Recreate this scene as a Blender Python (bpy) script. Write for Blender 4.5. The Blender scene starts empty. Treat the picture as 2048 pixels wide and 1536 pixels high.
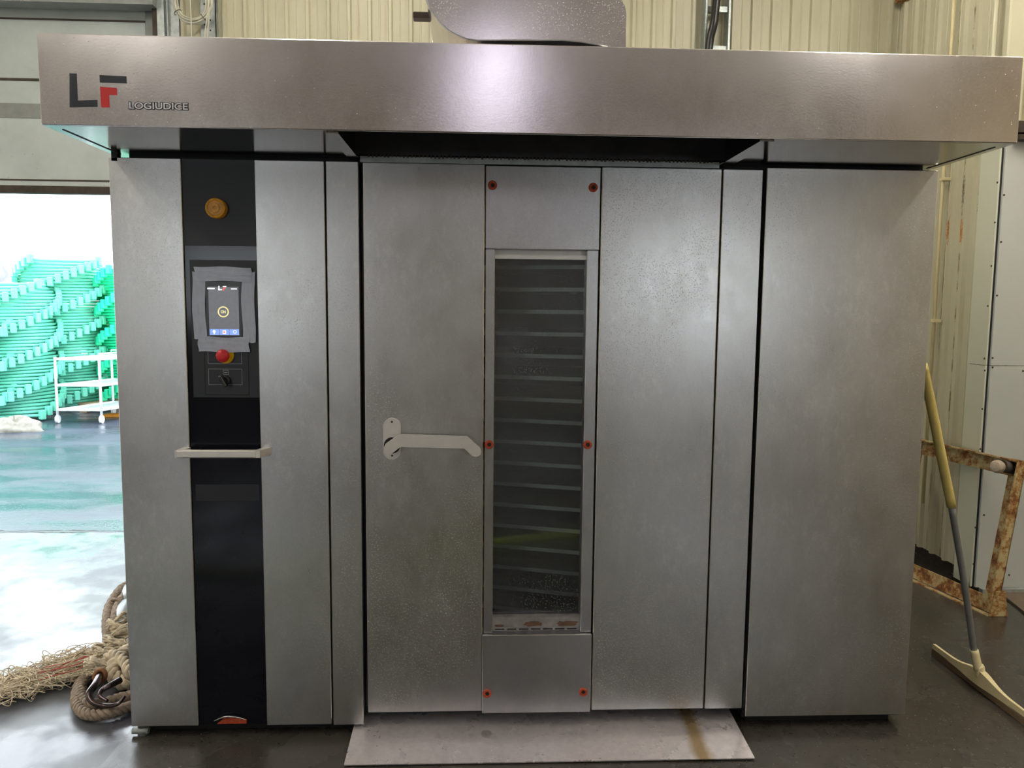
import bpy, math, random
from mathutils import Vector, Matrix

# ------------------------------------------------------------ camera, sky, light, exposure
sc = bpy.context.scene
F = 1547.8
CAM = Vector((1.2928, -2.8241, 1.6215))
YAW, PITCH, ROLL = .0442, .0976, .0093
cy_, sy_ = math.cos(YAW), math.sin(YAW)
f0 = Vector((sy_, cy_, 0)); r0 = Vector((cy_, -sy_, 0)); u0 = Vector((0, 0, 1))
fw = f0*math.cos(PITCH) - u0*math.sin(PITCH); u1 = u0*math.cos(PITCH) + f0*math.sin(PITCH)
rt = r0*math.cos(ROLL) + u1*math.sin(ROLL); up = u1*math.cos(ROLL) - r0*math.sin(ROLL)
cd = bpy.data.cameras.new('camera'); cam = bpy.data.objects.new('camera', cd)
sc.collection.objects.link(cam)
cd.sensor_width = 36; cd.lens = F*36/2048; cd.clip_start = .02; cd.clip_end = 300
m = Matrix.Identity(4)
for i, v in enumerate((rt, up, -fw)):
    for j in range(3): m[j][i] = v[j]
m.translation = CAM
cam.matrix_world = m
sc.camera = cam

SKY = 5.0
LAMP = 30.0
w = bpy.data.worlds.new('world'); sc.world = w; w.use_nodes = True
w.node_tree.nodes['Background'].inputs[0].default_value = (.87, .945, 1, 1)
w.node_tree.nodes['Background'].inputs[1].default_value = SKY
sc.view_settings.view_transform = 'Standard'
sc.view_settings.look = 'None'
sc.view_settings.gamma = 1
sc.view_settings.exposure = 0.3
try: sc.view_settings.use_curve_mapping = False
except Exception: pass

def portal(name, loc, rot, sx, sy):
    l = bpy.data.lights.new(name, 'AREA'); l.shape = 'RECTANGLE'; l.size = sx; l.size_y = sy
    l.cycles.is_portal = True
    o = bpy.data.objects.new(name, l); o.location = loc; o.rotation_euler = rot
    sc.collection.objects.link(o)
    return o

def at(x, y, X=None, Y=None, Z=None):
    d = fw + rt*((x-1024)/F) + up*((768-y)/F)
    if X is not None: t = (X-CAM.x)/d.x
    elif Y is not None: t = (Y-CAM.y)/d.y
    else: t = (Z-CAM.z)/d.z
    return CAM + d*t

rnd = random.Random(7)

# ------------------------------------------------------------ helpers
def srgb(r, g, b):
    f = lambda c: ((c/255+.055)/1.055)**2.4 if c/255 > .04045 else c/255/12.92
    return (f(r), f(g), f(b), 1)

class NT:
    def __init__(s, name):
        s.m = bpy.data.materials.new(name); s.m.use_nodes = True
        s.t = s.m.node_tree; s.n = s.t.nodes; s.l = s.t.links
        s.b = s.n['Principled BSDF']
        s.tc = s.n.new('ShaderNodeTexCoord')
    def link(s, a, b): s.l.new(a, b)
    def noise(s, scale, detail=3, vec=None, stretch=None, rough=.6):
        n = s.n.new('ShaderNodeTexNoise'); n.inputs['Scale'].default_value = scale
        n.inputs['Detail'].default_value = detail; n.inputs['Roughness'].default_value = rough
        src = s.tc.outputs['Object']
        if stretch:
            mp = s.n.new('ShaderNodeMapping'); mp.inputs['Scale'].default_value = stretch
            s.link(src, mp.inputs[0]); src = mp.outputs[0]
        s.link(src, n.inputs['Vector']); return n.outputs['Fac']
    def voro(s, scale, stretch=None, feature='F1'):
        n = s.n.new('ShaderNodeTexVoronoi'); n.inputs['Scale'].default_value = scale; n.feature = feature
        src = s.tc.outputs['Object']
        if stretch:
            mp = s.n.new('ShaderNodeMapping'); mp.inputs['Scale'].default_value = stretch
            s.link(src, mp.inputs[0]); src = mp.outputs[0]
        s.link(src, n.inputs['Vector']); return n
    def ramp(s, fac, stops):
        n = s.n.new('ShaderNodeValToRGB'); s.link(fac, n.inputs[0])
        e = n.color_ramp.elements
        while len(e) < len(stops): e.new(.5)
        for i, (p, c) in enumerate(stops):
            e[i].position = p
            e[i].color = c if isinstance(c, tuple) else (c, c, c, 1)
        return n.outputs[0]
    def maprange(s, v, a, b, c, d):
        n = s.n.new('ShaderNodeMapRange'); n.inputs[1].default_value = a; n.inputs[2].default_value = b
        n.inputs[3].default_value = c; n.inputs[4].default_value = d; s.link(v, n.inputs[0]); return n.outputs[0]
    def math(s, op, a, b=None, c=None):
        n = s.n.new('ShaderNodeMath'); n.operation = op
        for i, v in enumerate((a, b, c)):
            if v is None: continue
            if isinstance(v, (int, float)): n.inputs[i].default_value = v
            else: s.link(v, n.inputs[i])
        return n.outputs[0]
    def mix(s, fac, a, b):
        n = s.n.new('ShaderNodeMix'); n.data_type = 'RGBA'
        if isinstance(fac, float): n.inputs[0].default_value = fac
        else: s.link(fac, n.inputs[0])
        for k, v in ((6, a), (7, b)):
            if isinstance(v, tuple): n.inputs[k].default_value = v
            else: s.link(v, n.inputs[k])
        return n.outputs[2]
    def bump(s, h, strength, dist=.002):
        n = s.n.new('ShaderNodeBump'); n.inputs['Strength'].default_value = strength
        n.inputs['Distance'].default_value = dist
        s.link(h, n.inputs['Height']); s.link(n.outputs[0], s.b.inputs['Normal']); return n
    def sep(s):
        n = s.n.new('ShaderNodeSeparateXYZ'); s.link(s.tc.outputs['Object'], n.inputs[0]); return n.outputs

def plain(name, col, rough=.5, metal=0, emit=None, es=0, var=.12, vs=12):
    t = NT(name)
    if var:
        f = t.noise(vs, 4)
        lo = tuple(c*(1-var) for c in col[:3])+(1,); hi = tuple(min(1, c*(1+var)) for c in col[:3])+(1,)
        t.link(t.ramp(f, [(.3, lo), (.7, hi)]), t.b.inputs['Base Color'])
    else: t.b.inputs['Base Color'].default_value = col
    t.b.inputs['Roughness'].default_value = rough; t.b.inputs['Metallic'].default_value = metal
    if emit:
        t.b.inputs['Emission Color'].default_value = emit; t.b.inputs['Emission Strength'].default_value = es
    return t.m

def steel(name, base=(.56, .56, .57), rough=.3, drops=1.0, mott=1.0, grain=(1, 1, 1), aniso=0.0):
    t = NT(name)
    big = t.noise(1.6, 3)
    mot = t.noise(9, 8, stretch=(1, 1, .55), rough=.75)
    fine = t.noise(160, 3, stretch=grain)
    a = t.math('MULTIPLY_ADD', big, .10, t.math('MULTIPLY_ADD', mot, .22*mott, t.math('MULTIPLY', fine, .08)))
    r = t.math('ADD', a, rough-.05-.11*mott-.04)
    t.link(r, t.b.inputs['Roughness'])
    c = t.ramp(t.math('MULTIPLY_ADD', mot, .6, t.math('MULTIPLY', fine, .4)),
               [(.3, tuple(x*.86 for x in base)+(1,)), (.7, tuple(min(1, x*1.1) for x in base)+(1,))])
    # dried splashes and dark water beads
    v = t.voro(95); dm = t.noise(2.3, 2)
    v2 = t.voro(210, (1, 1, .8))
    bead = t.math('MULTIPLY', t.maprange(v.outputs['Distance'], .08, .14, 1, 0),
                  t.math('GREATER_THAN', v.outputs['Color'], .42))
    bead = t.math('MULTIPLY', bead, t.maprange(dm, .40, .56, 0, 1))
    bead2 = t.math('MULTIPLY', t.maprange(v2.outputs['Distance'], .13, .22, 1, 0),
                   t.math('MULTIPLY', t.math('GREATER_THAN', v2.outputs['Color'], .5), t.maprange(dm, .44, .58, 0, 1)))
    allb = t.math('MAXIMUM', bead, bead2)
    blot = t.noise(34, 7, stretch=(1, 1, .6), rough=.8)
    c = t.mix(t.math('MULTIPLY', t.maprange(blot, .5, .68, 0, 1), t.math('MULTIPLY', t.maprange(t.noise(3.1, 3), .40, .58, 0, 1), .42*mott)), c, (.80, .80, .78, 1))
    t.link(t.mix(t.math('MULTIPLY', allb, .38*drops), c, (.10, .095, .09, 1)), t.b.inputs['Base Color'])
    h = t.math('MULTIPLY_ADD', allb, 1.0*drops, t.math('MULTIPLY', fine, .10))
    t.bump(h, .55, .0015)
    t.b.inputs['Metallic'].default_value = 1
    if aniso:
        t.b.inputs['Anisotropic'].default_value = aniso
        tg = t.n.new('ShaderNodeTangent'); tg.direction_type = 'RADIAL'; tg.axis = 'Z'
        t.link(tg.outputs[0], t.b.inputs['Tangent'])
    return t.m

M = {}
M['steel'] = steel('brushed_steel', (.60, .595, .59), .33)
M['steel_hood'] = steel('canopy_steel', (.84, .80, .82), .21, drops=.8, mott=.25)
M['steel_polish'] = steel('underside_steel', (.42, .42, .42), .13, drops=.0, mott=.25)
M['steel_ramp'] = None
M['steel_light'] = plain('satin_steel', (.74, .71, .68, 1), .42, .55, var=.05)
M['steel_dull'] = steel('centre_steel', (.55, .55, .565), .33, drops=.6, mott=.4)
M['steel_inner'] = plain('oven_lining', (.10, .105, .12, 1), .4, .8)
M['sill_steel'] = plain('grimy_sill_steel', (.42, .40, .39, 1), .42, .7, var=.25, vs=30)
M['galv'] = plain('galvanised_steel', (.42, .46, .46, 1), .45, .6, var=.2, vs=30)
M['black_gap'] = plain('dark_recess', (.008, .008, .009, 1), .6, var=0)
M['black_matt'] = plain('black_satin_panel', srgb(34, 36, 42), .42, 0, var=.08)
M['black_gloss'] = plain('black_gloss_panel', (.006, .006, .010, 1), .12, 0, var=.1)
M['black_gloss'].node_tree.nodes['Principled BSDF'].inputs['Specular IOR Level'].default_value = .25
M['black_plastic'] = plain('black_plastic', (.008, .008, .01, 1), .35, var=0)
M['line_grey'] = plain('printed_grey_line', (.30, .31, .33, 1), .5, var=0)
M['tape'] = plain('grey_cloth_tape', srgb(172, 179, 196), .45, 0, var=.08, vs=40)
M['logo_dark'] = plain('logo_dark', srgb(28, 32, 44), .4, var=0)
M['logo_red'] = plain('logo_red', srgb(205, 30, 32), .4, var=0)
M['logo_white'] = plain('logo_white', srgb(222, 222, 228), .4, var=0)
M['amber'] = plain('worn_amber_plastic', srgb(224, 160, 44), .35, var=.22, vs=60)
M['yellow'] = plain('yellow_plastic', srgb(222, 178, 10), .35, var=0)
M['red'] = plain('red_plastic', srgb(200, 30, 40), .4, var=.06)
M['rust_ring'] = plain('rusty_plug', srgb(176, 70, 40), .6, var=.3, vs=120)
M['rust_stain'] = plain('thin_rust_stain', srgb(120, 92, 76), .5, .4, var=.3, vs=60)
M['cream_plastic'] = plain('cream_plastic', srgb(222, 208, 164), .45, var=.06)
M['grip'] = plain('pale_yellow_grip', srgb(214, 194, 116), .5, var=.08, vs=25)
M['pole_grey'] = plain('grey_pole', srgb(134, 134, 134), .4, .3)
M['rubber'] = plain('brown_rubber', srgb(134, 112, 88), .6, var=.2)
M['white_paint'] = plain('white_paint', (.80, .82, .84, 1), .4, var=.04)
M['cable'] = plain('pale_grey_cable', srgb(206, 204, 186), .45, var=.05)
M['hose_black'] = plain('black_hose', (.012, .012, .012, 1), .3, var=0)
M['green'] = plain('sea_green_plastic', (.17, .66, .50, 1), .4, var=.15, vs=3)
M['green_bright'] = plain('bright_green_plastic', (.03, .78, .42, 1), .4, var=.15, vs=3)
M['wood_pale'] = plain('pale_pine', srgb(226, 186, 150), .6)
M['wood_orange'] = plain('orange_plank', srgb(240, 160, 40), .6)
M['heap'] = plain('pale_sacking', (.26, .25, .21, 1), .8, var=.4, vs=9)
M['mound'] = plain('speckled_pale_sheeting', (.19, .195, .21, 1), .8, var=.35, vs=5)
M['rope'] = plain('weathered_rope', srgb(150, 134, 118), .8, var=.4, vs=60)
M['rope_pale'] = plain('frayed_fibre', srgb(214, 200, 176), .85, var=.35, vs=30)
M['rope_red'] = plain('red_fibre', srgb(190, 90, 90), .8)
M['hook'] = plain('wet_dark_iron', (.10, .075, .08, 1), .18, .9)
M['hook_rust'] = plain('brown_rust', srgb(140, 92, 60), .7, var=.3)
M['float'] = plain('grey_float', srgb(168, 176, 184), .35, var=.15)
M['wheel'] = plain('grey_wheel', srgb(176, 160, 140), .5, var=.15, vs=60)
M['dark_iron'] = plain('dark_iron', srgb(70, 62, 54), .6, .4, var=.3)
M['board'] = plain('dusty_board', srgb(112, 98, 84), .7, var=.2)
M['green_hose'] = plain('yellow_green_hose', srgb(170, 190, 40), .4)

def rusty():
    t = NT('rusty_cream_paint')
    n = t.noise(14, 8, rough=.75); n2 = t.noise(60, 4)
    c1 = t.ramp(n, [(.44, srgb(190, 174, 130)), (.51, srgb(170, 130, 76)), (.57, srgb(128, 80, 38)), (.70, srgb(74, 46, 28))])
    t.link(c1, t.b.inputs['Base Color']); t.b.inputs['Roughness'].default_value = .75
    t.bump(t.math('ADD', n, n2), .6, .006); return t.m
M['rusty'] = rusty()

def wallmat(name, stains=False):
    t = NT(name)
    n = t.noise(2.5, 5, stretch=(1, 1, .4)); n2 = t.noise(90, 3)
    c = t.ramp(n, [(.3, srgb(190, 186, 160)), (.7, srgb(204, 200, 174))])
    drip = t.noise(26, 4, stretch=(1, 1, .06))
    c = t.mix(t.maprange(drip, .60, .72, 0, .35), c, srgb(176, 150, 110))
    if stains:
        s = t.sep()
        k = t.voro(85).outputs['Distance']
        pA = at(1892, 462, X=4.185); pB = at(1918, 462, X=4.185); pC = at(1922, 380, X=4.185); pD = at(1954, 400, X=4.185)
        for (y0, z0, sz, col, amt) in ((pA.y, pA.z, .13, srgb(172, 100, 16), 1), (pB.y, pB.z, .12, srgb(182, 112, 26), .95),
                                       (pC.y, pC.z, .20, srgb(64, 54, 38), .7), (pD.y, pD.z, .22, srgb(84, 66, 40), .6)):
            dy = t.math('POWER', t.math('MULTIPLY', t.math('SUBTRACT', s[1], y0), 1/.022), 2)
            dz = t.math('POWER', t.math('MULTIPLY', t.math('SUBTRACT', s[2], z0), 1/sz), 2)
            g = t.math('SUBTRACT', 1, t.math('ADD', dy, dz))
            nn = t.noise(110, 6, stretch=(1, 1, .5), rough=.8)
            mk = t.maprange(t.math('ADD', t.math('MULTIPLY', t.math('MAXIMUM', g, -2), .30), nn), .68, .76, 0, amt)
            c = t.mix(mk, c, col)
        for y0 in (pA.y+.02, pB.y+.003, pD.y):
            dy = t.math('ABSOLUTE', t.math('SUBTRACT', s[1], y0))
            ln = t.math('MULTIPLY', t.maprange(dy, .002, .006, 1, 0), t.maprange(t.noise(9, 5), .45, .6, 0, .9))
            c = t.mix(ln, c, srgb(96, 62, 34))
    t.link(c, t.b.inputs['Base Color'])
    t.b.inputs['Roughness'].default_value = .42
    return t.m
M['wall'] = wallmat('cream_sheet_cladding')
M['wall_stained'] = wallmat('rust_stained_cladding', True)

def doormat():
    t = NT('sectional_door_white')
    n = t.noise(3, 6); n2 = t.noise(60, 3)
    c = t.ramp(n, [(.3, srgb(180, 190, 188)), (.7, srgb(200, 210, 208))])
    sp = t.math('MULTIPLY', t.maprange(t.voro(30).outputs['Distance'], .03, .09, 1, 0), t.maprange(t.noise(2.6, 2), .52, .62, 0, 1))
    c = t.mix(sp, c, srgb(92, 80, 64))
    t.link(c, t.b.inputs['Base Color']); t.b.inputs['Roughness'].default_value = .5
    return t.m
M['door_white'] = doormat()
M['door_band'] = plain('door_grey_band', srgb(140, 144, 142), .5, .2)
M['frp'] = plain('pale_wall_board', srgb(186, 190, 186), .4, var=.04, vs=2)
M['frp_lit'] = plain('lit_corner_board', srgb(206, 208, 190), .4, var=.04, vs=2)  # same cladding as the sheet, coloured lighter for the light it catches

def floormat():
    t = NT('wet_concrete')
    n = t.noise(1.1, 6); ag = t.voro(95); n3 = t.noise(22, 5)
    c = t.ramp(n, [(.3, (.040, .036, .031, 1)), (.7, (.075, .068, .060, 1))])
    c = t.mix(t.maprange(n3, .35, .7, 0, .5), c, (.03, .027, .022, 1))
    c = t.mix(t.math('MULTIPLY', t.maprange(ag.outputs['Distance'], .10, .2, 1, 0), t.math('GREATER_THAN', ag.outputs['Color'], .72)), c, (.26, .24, .21, 1))
    ag2 = t.voro(60)
    c = t.mix(t.math('MULTIPLY', t.maprange(ag2.outputs['Distance'], .10, .2, 1, 0), t.math('GREATER_THAN', ag2.outputs['Color'], .6)), c, (.012, .011, .01, 1))
    t.link(c, t.b.inputs['Base Color'])
    t.link(t.maprange(t.noise(2.2, 5), .35, .65, .10, .34), t.b.inputs['Roughness'])
    t.b.inputs['Specular IOR Level'].default_value = .6
    t.bump(t.math('MULTIPLY_ADD', n3, .5, ag.outputs['Distance']), .10, .002)
    return t.m
M['floor'] = floormat()

def concrete_glare():
    t = NT('pale_concrete_glare')
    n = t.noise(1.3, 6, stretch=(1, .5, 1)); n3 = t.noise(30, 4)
    c = t.ramp(n, [(.42, (.050, .045, .085, 1)), (.56, (.13, .14, .155, 1))])  # paler than the main floor, so sky glare is partly in the colour
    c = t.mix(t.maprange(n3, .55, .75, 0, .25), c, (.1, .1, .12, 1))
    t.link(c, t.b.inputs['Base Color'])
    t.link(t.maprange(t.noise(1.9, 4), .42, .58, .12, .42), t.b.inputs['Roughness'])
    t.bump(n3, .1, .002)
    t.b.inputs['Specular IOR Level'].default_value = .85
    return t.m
M['glare_slab'] = concrete_glare()

def asphalt():
    t = NT('wet_asphalt')
    n = t.noise(.9, 5, stretch=(.5, 1, 1)); g = t.voro(70)
    c = t.ramp(n, [(.35, (.03, .04, .06, 1)), (.65, (.06, .075, .105, 1))])
    c = t.mix(t.maprange(g.outputs['Distance'], .1, .35, .5, 0), c, (.08, .09, .11, 1))
    t.link(c, t.b.inputs['Base Color'])
    t.link(t.maprange(t.noise(1.2, 4, stretch=(.4, 1, 1)), .4, .6, .12, .5), t.b.inputs['Roughness'])
    t.bump(g.outputs['Distance'], .25, .004)
    return t.m
M['asphalt'] = asphalt()

def rampmat():
    t = NT('stained_ramp_steel')
    s = t.sep(); n = t.noise(40, 4); mot = t.noise(5, 5)
    c = t.ramp(n, [(.3, (.66, .62, .66, 1)), (.7, (.80, .76, .81, 1))])
    # yellow-brown spill running across, object space is centred on the plate
    dx = t.math('ABSOLUTE', t.math('ADD', t.math('SUBTRACT', s[0], .565), t.math('MULTIPLY', t.math('SUBTRACT', mot, .5), .06)))
    c = t.mix(t.maprange(dx, .014, .045, .85, 0), c, (.36, .24, .08, 1))
    rr = t.math('SQRT', t.math('ADD', t.math('POWER', t.math('ADD', s[0], .225), 2), t.math('POWER', t.math('ADD', s[1], .0), 2)))
    c = t.mix(t.maprange(rr, .018, .023, .5, 0), c, (.15, .13, .13, 1))
    t.link(c, t.b.inputs['Base Color'])
    t.b.inputs['Metallic'].default_value = .6
    t.link(t.maprange(mot, .3, .7, .22, .34), t.b.inputs['Roughness'])
    v = t.voro(70)
    t.bump(t.math('MULTIPLY', t.maprange(v.outputs['Distance'], .1, .3, 1, 0), t.math('GREATER_THAN', v.outputs['Color'], .6)), .3, .0015)
    return t.m
M['steel_ramp'] = rampmat()

def glassmat():
    t = NT('spotted_door_glass')
    out = t.n['Material Output']; t.n.remove(t.b)
    tr = t.n.new('ShaderNodeBsdfTransparent'); tr.inputs[0].default_value = (.80, .84, .86, 1)
    gl = t.n.new('ShaderNodeBsdfGlossy'); gl.inputs['Roughness'].default_value = .06
    fr = t.n.new('ShaderNodeFresnel'); fr.inputs[0].default_value = 1.5
    mx = t.n.new('ShaderNodeMixShader')
    t.link(t.math('ADD', fr.outputs[0], .04), mx.inputs[0]); t.link(tr.outputs[0], mx.inputs[1]); t.link(gl.outputs[0], mx.inputs[2])
    # water beads and grime
    df = t.n.new('ShaderNodeBsdfDiffuse'); df.inputs[0].default_value = (.48, .53, .60, 1)
    v = t.voro(160); dm = t.noise(3, 3)
    b = t.math('MULTIPLY', t.maprange(v.outputs['Distance'], .12, .3, 1, 0), t.math('GREATER_THAN', v.outputs['Color'], .4))
    b = t.math('MULTIPLY', b, t.maprange(dm, .40, .60, .08, .38))
    b = t.math('ADD', b, t.math('MULTIPLY', t.maprange(t.sep()[0], 1.50, 1.60, 1, .25), t.math('MULTIPLY', t.maprange(t.sep()[2], .6, 1.5, .12, 1), t.maprange(t.noise(4, 6), .3, .7, .05, .15))))
    m2 = t.n.new('ShaderNodeMixShader'); t.link(b, m2.inputs[0]); t.link(mx.outputs[0], m2.inputs[1]); t.link(df.outputs[0], m2.inputs[2])
    t.link(m2.outputs[0], out.inputs[0])
    return t.m
M['glass'] = glassmat()
M['tray'] = plain('tray_steel', (.75, .73, .58, 1), .35, .3, var=.1)
M['screen'] = plain('display_screen', (.05, .05, .055, 1), .3, emit=(.18, .19, .21, 1), es=.55, var=.3, vs=60)
M['screen_edge'] = plain('display_bezel', (.02, .02, .02, 1), .3, var=.3, vs=90)
M['ui_blue'] = plain('display_blue_tile', (.1, .2, .6, 1), .4, emit=(.25, .38, .80, 1), es=.8, var=0)
M['ui_white'] = plain('display_white_mark', (.8, .8, .8, 1), .4, emit=(.85, .85, .88, 1), es=.8, var=0)
M['ui_yellow'] = plain('display_yellow_ring', (.8, .7, .3, 1), .4, emit=(.8, .68, .32, 1), es=.8, var=0)
M['ui_red'] = plain('display_red_mark', (.8, .1, .1, 1), .4, emit=(.8, .12, .1, 1), es=.8, var=0)
M['tube'] = plain('lamp_diffuser', (.9, .9, .9, 1), .4, emit=(.90, .86, 1.0, 1), es=LAMP*.19, var=0)
M['fill_warm'] = plain('warm_fill_diffuser', (.9, .9, .9, 1), .4, emit=(1.0, .93, .80, 1), es=LAMP, var=0)
M['wall_dim'] = plain('grey_hall_wall', srgb(150, 138, 118), .7)
M['wall_cream'] = plain('cream_hall_wall', srgb(216, 198, 160), .7)
M['fill_soft'] = plain('soft_fill_diffuser', (.9, .9, .9, 1), .4, emit=(1.0, .94, .82, 1), es=LAMP*.62, var=0)
M['ceiling'] = plain('ceiling_sheet', srgb(226, 220, 206), .7)

class MB:
    def __init__(s): s.v = []; s.f = []; s.sm = []
    def add(s, vs, fs, smooth=False):
        o = len(s.v); s.v += [Vector(v) for v in vs]
        s.f += [tuple(i+o for i in f) for f in fs]; s.sm += [smooth]*len(fs); return s
    def box(s, x0, x1, y0, y1, z0, z1, mat=None, bev=0):
        if bev:
            b = bev
            vs = []; 
            # chamfered box: 24 verts
            for sx in (0, 1):
                for sy in (0, 1):
                    for sz in (0, 1):
                        X = (x0, x1)[sx]; Y = (y0, y1)[sy]; Z = (z0, z1)[sz]
                        ix = X+b*(1-2*sx); iy = Y+b*(1-2*sy); iz = Z+b*(1-2*sz)
                        vs += [(X, iy, iz), (ix, Y, iz), (ix, iy, Z)]
            if mat: vs = [mat @ Vector(v) for v in vs]
            q = lambda a, b_, c, k: (a*4+b_*2+c)*3+k
            fs = []
            for a in (0, 1):
                fs.append([q(a, 0, 0, 0), q(a, 0, 1, 0), q(a, 1, 1, 0), q(a, 1, 0, 0)])
                fs.append([q(0, a, 0, 1), q(1, a, 0, 1), q(1, a, 1, 1), q(0, a, 1, 1)])
                fs.append([q(0, 0, a, 2), q(0, 1, a, 2), q(1, 1, a, 2), q(1, 0, a, 2)])
            for a in (0, 1):
                for c in (0, 1):
                    fs.append([q(a, c, 0, 0), q(a, c, 1, 0), q(a, c, 1, 1), q(a, c, 0, 1)])
                    fs.append([q(a, 0, c, 0), q(a, 1, c, 0), q(a, 1, c, 2), q(a, 0, c, 2)])
                    fs.append([q(0, a, c, 1), q(1, a, c, 1), q(1, a, c, 2), q(0, a, c, 2)])
                    for d in (0, 1): fs.append([q(a, c, d, 0), q(a, c, d, 1), q(a, c, d, 2)])
            return s.add(vs, fs)
        vs = [(x, y, z) for x in (x0, x1) for y in (y0, y1) for z in (z0, z1)]
        if mat: vs = [mat @ Vector(v) for v in vs]
        return s.add(vs, [(0, 1, 3, 2), (4, 6, 7, 5), (0, 4, 5, 1), (2, 3, 7, 6), (0, 2, 6, 4), (1, 5, 7, 3)])
    def tube(s, pts, r, n=10, closed=False, caps=True, smooth=True):
        pts = [Vector(p) for p in pts]; N = len(pts)
        rr = r if isinstance(r, (list, tuple)) else [r]*N
        base = len(s.v); prev = None; vs = []
        for i in range(N):
            if closed: t = pts[(i+1) % N]-pts[i-1]
            else: t = pts[min(i+1, N-1)]-pts[max(i-1, 0)]
            if t.length < 1e-9: t = Vector((0, 0, 1))
            t.normalize()
            if prev is None:
                a = Vector((0, 0, 1)) if abs(t.z) < .9 else Vector((1, 0, 0))
                nrm = (a - t*a.dot(t)).normalized()
            else:
                nrm = prev - t*prev.dot(t)
                nrm = nrm.normalized() if nrm.length > 1e-6 else prev
            prev = nrm; bn = t.cross(nrm)
            for k in range(n):
                a = 2*math.pi*k/n
                vs.append(pts[i] + (nrm*math.cos(a)+bn*math.sin(a))*rr[i])
        fs = []
        for i in range(N if closed else N-1):
            j = (i+1) % N
            for k in range(n):
                fs.append((i*n+k, i*n+(k+1) % n, j*n+(k+1) % n, j*n+k))
        s.add(vs, fs, smooth)
        if caps and not closed:
            s.f.append(tuple(base+k for k in reversed(range(n)))); s.sm.append(False)
            s.f.append(tuple(base+(N-1)*n+k for k in range(n))); s.sm.append(False)
        return s
    def cyl(s, a, b, r, n=20, smooth=True): return s.tube([a, b], r, n, smooth=smooth)
    def lathe(s, prof, org, axis, n=28):
        """prof: list of (radius, height) along axis from org"""
        ax = Vector(axis).normalized(); a = Vector((0, 0, 1)) if abs(ax.z) < .9 else Vector((1, 0, 0))
        e1 = ax.cross(a).normalized(); e2 = ax.cross(e1); vs = []; fs = []
        for (r, h) in prof:
            for k in range(n):
                t = 2*math.pi*k/n
                vs.append(Vector(org)+ax*h+(e1*math.cos(t)+e2*math.sin(t))*max(r, 1e-4))
        for i in range(len(prof)-1):
            for k in range(n): fs.append((i*n+k, i*n+(k+1) % n, (i+1)*n+(k+1) % n, (i+1)*n+k))
        fs.append(tuple(range(n))); fs.append(tuple(len(vs)-n+k for k in range(n)))
        return s.add(vs, fs, False)
    def prism(s, poly, plane, d0, d1, smooth=False):
        """poly 2D; plane 'xz' -> extrude y, 'xy' -> extrude z, 'yz' -> extrude x"""
        P = {'xz': lambda a, b, d: (a, d, b), 'xy': lambda a, b, d: (a, b, d), 'yz': lambda a, b, d: (d, a, b)}[plane]
        n = len(poly)
        vs = [P(a, b, d0) for a, b in poly]+[P(a, b, d1) for a, b in poly]
        s.add(vs, [tuple(range(n)), tuple(range(2*n-1, n-1, -1))])
        s.add(vs, [(i, (i+1) % n, n+(i+1) % n, n+i) for i in range(n)], smooth)
        return s
    def build(s, name, mat, parent=None, org=None):
        o = Vector((0, 0, 0))
        if org is not None: o = Vector(org)
        p = parent; base = Vector((0, 0, 0))
        while p is not None: base += p.location; p = p.parent
        me = bpy.data.meshes.new(name)
        me.from_pydata([v-o-base for v in s.v], [], s.f)
        me.materials.append(mat if not isinstance(mat, str) else M[mat])
        me.polygons.foreach_set('use_smooth', s.sm)
        import bmesh
        bm = bmesh.new(); bm.from_mesh(me); bmesh.ops.recalc_face_normals(bm, faces=bm.faces); bm.to_mesh(me); bm.free()
        me.update()
        ob = bpy.data.objects.new(name, me); sc.collection.objects.link(ob)
        ob.location = o
        if parent is not None: ob.parent = parent
        return ob

def struct(o): o['kind'] = 'structure'; return o
def tag(o, label, cat, group=None, kind=None):
    o['label'] = label; o['category'] = cat
    if group: o['group'] = group
    if kind: o['kind'] = kind
    return o
def thing(name, loc, label, cat, group=None):
    o = bpy.data.objects.new(name, None); sc.collection.objects.link(o); o.location = loc
    o.empty_display_size = .1
    return tag(o, label, cat, group)
def copy_tree(o, parent=None):
    c = o.copy(); sc.collection.objects.link(c)
    if parent is not None: c.parent = parent
    for ch in [x for x in sc.collection.objects if x.parent == o]: copy_tree(ch, c)
    return c
def spline(pts, n=12):
    P = [Vector(p) for p in pts]; P = [P[0]*2-P[1]]+P+[P[-1]*2-P[-2]]; out = []
    for i in range(1, len(P)-2):
        for k in range(n):
            t = k/n; a, b, c, d = P[i-1:i+3]
            out.append(.5*((2*b)+(c-a)*t+(2*a-5*b+4*c-d)*t*t+(3*b-a-3*c+d)*t**3))
    out.append(P[-2]); return out
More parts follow.
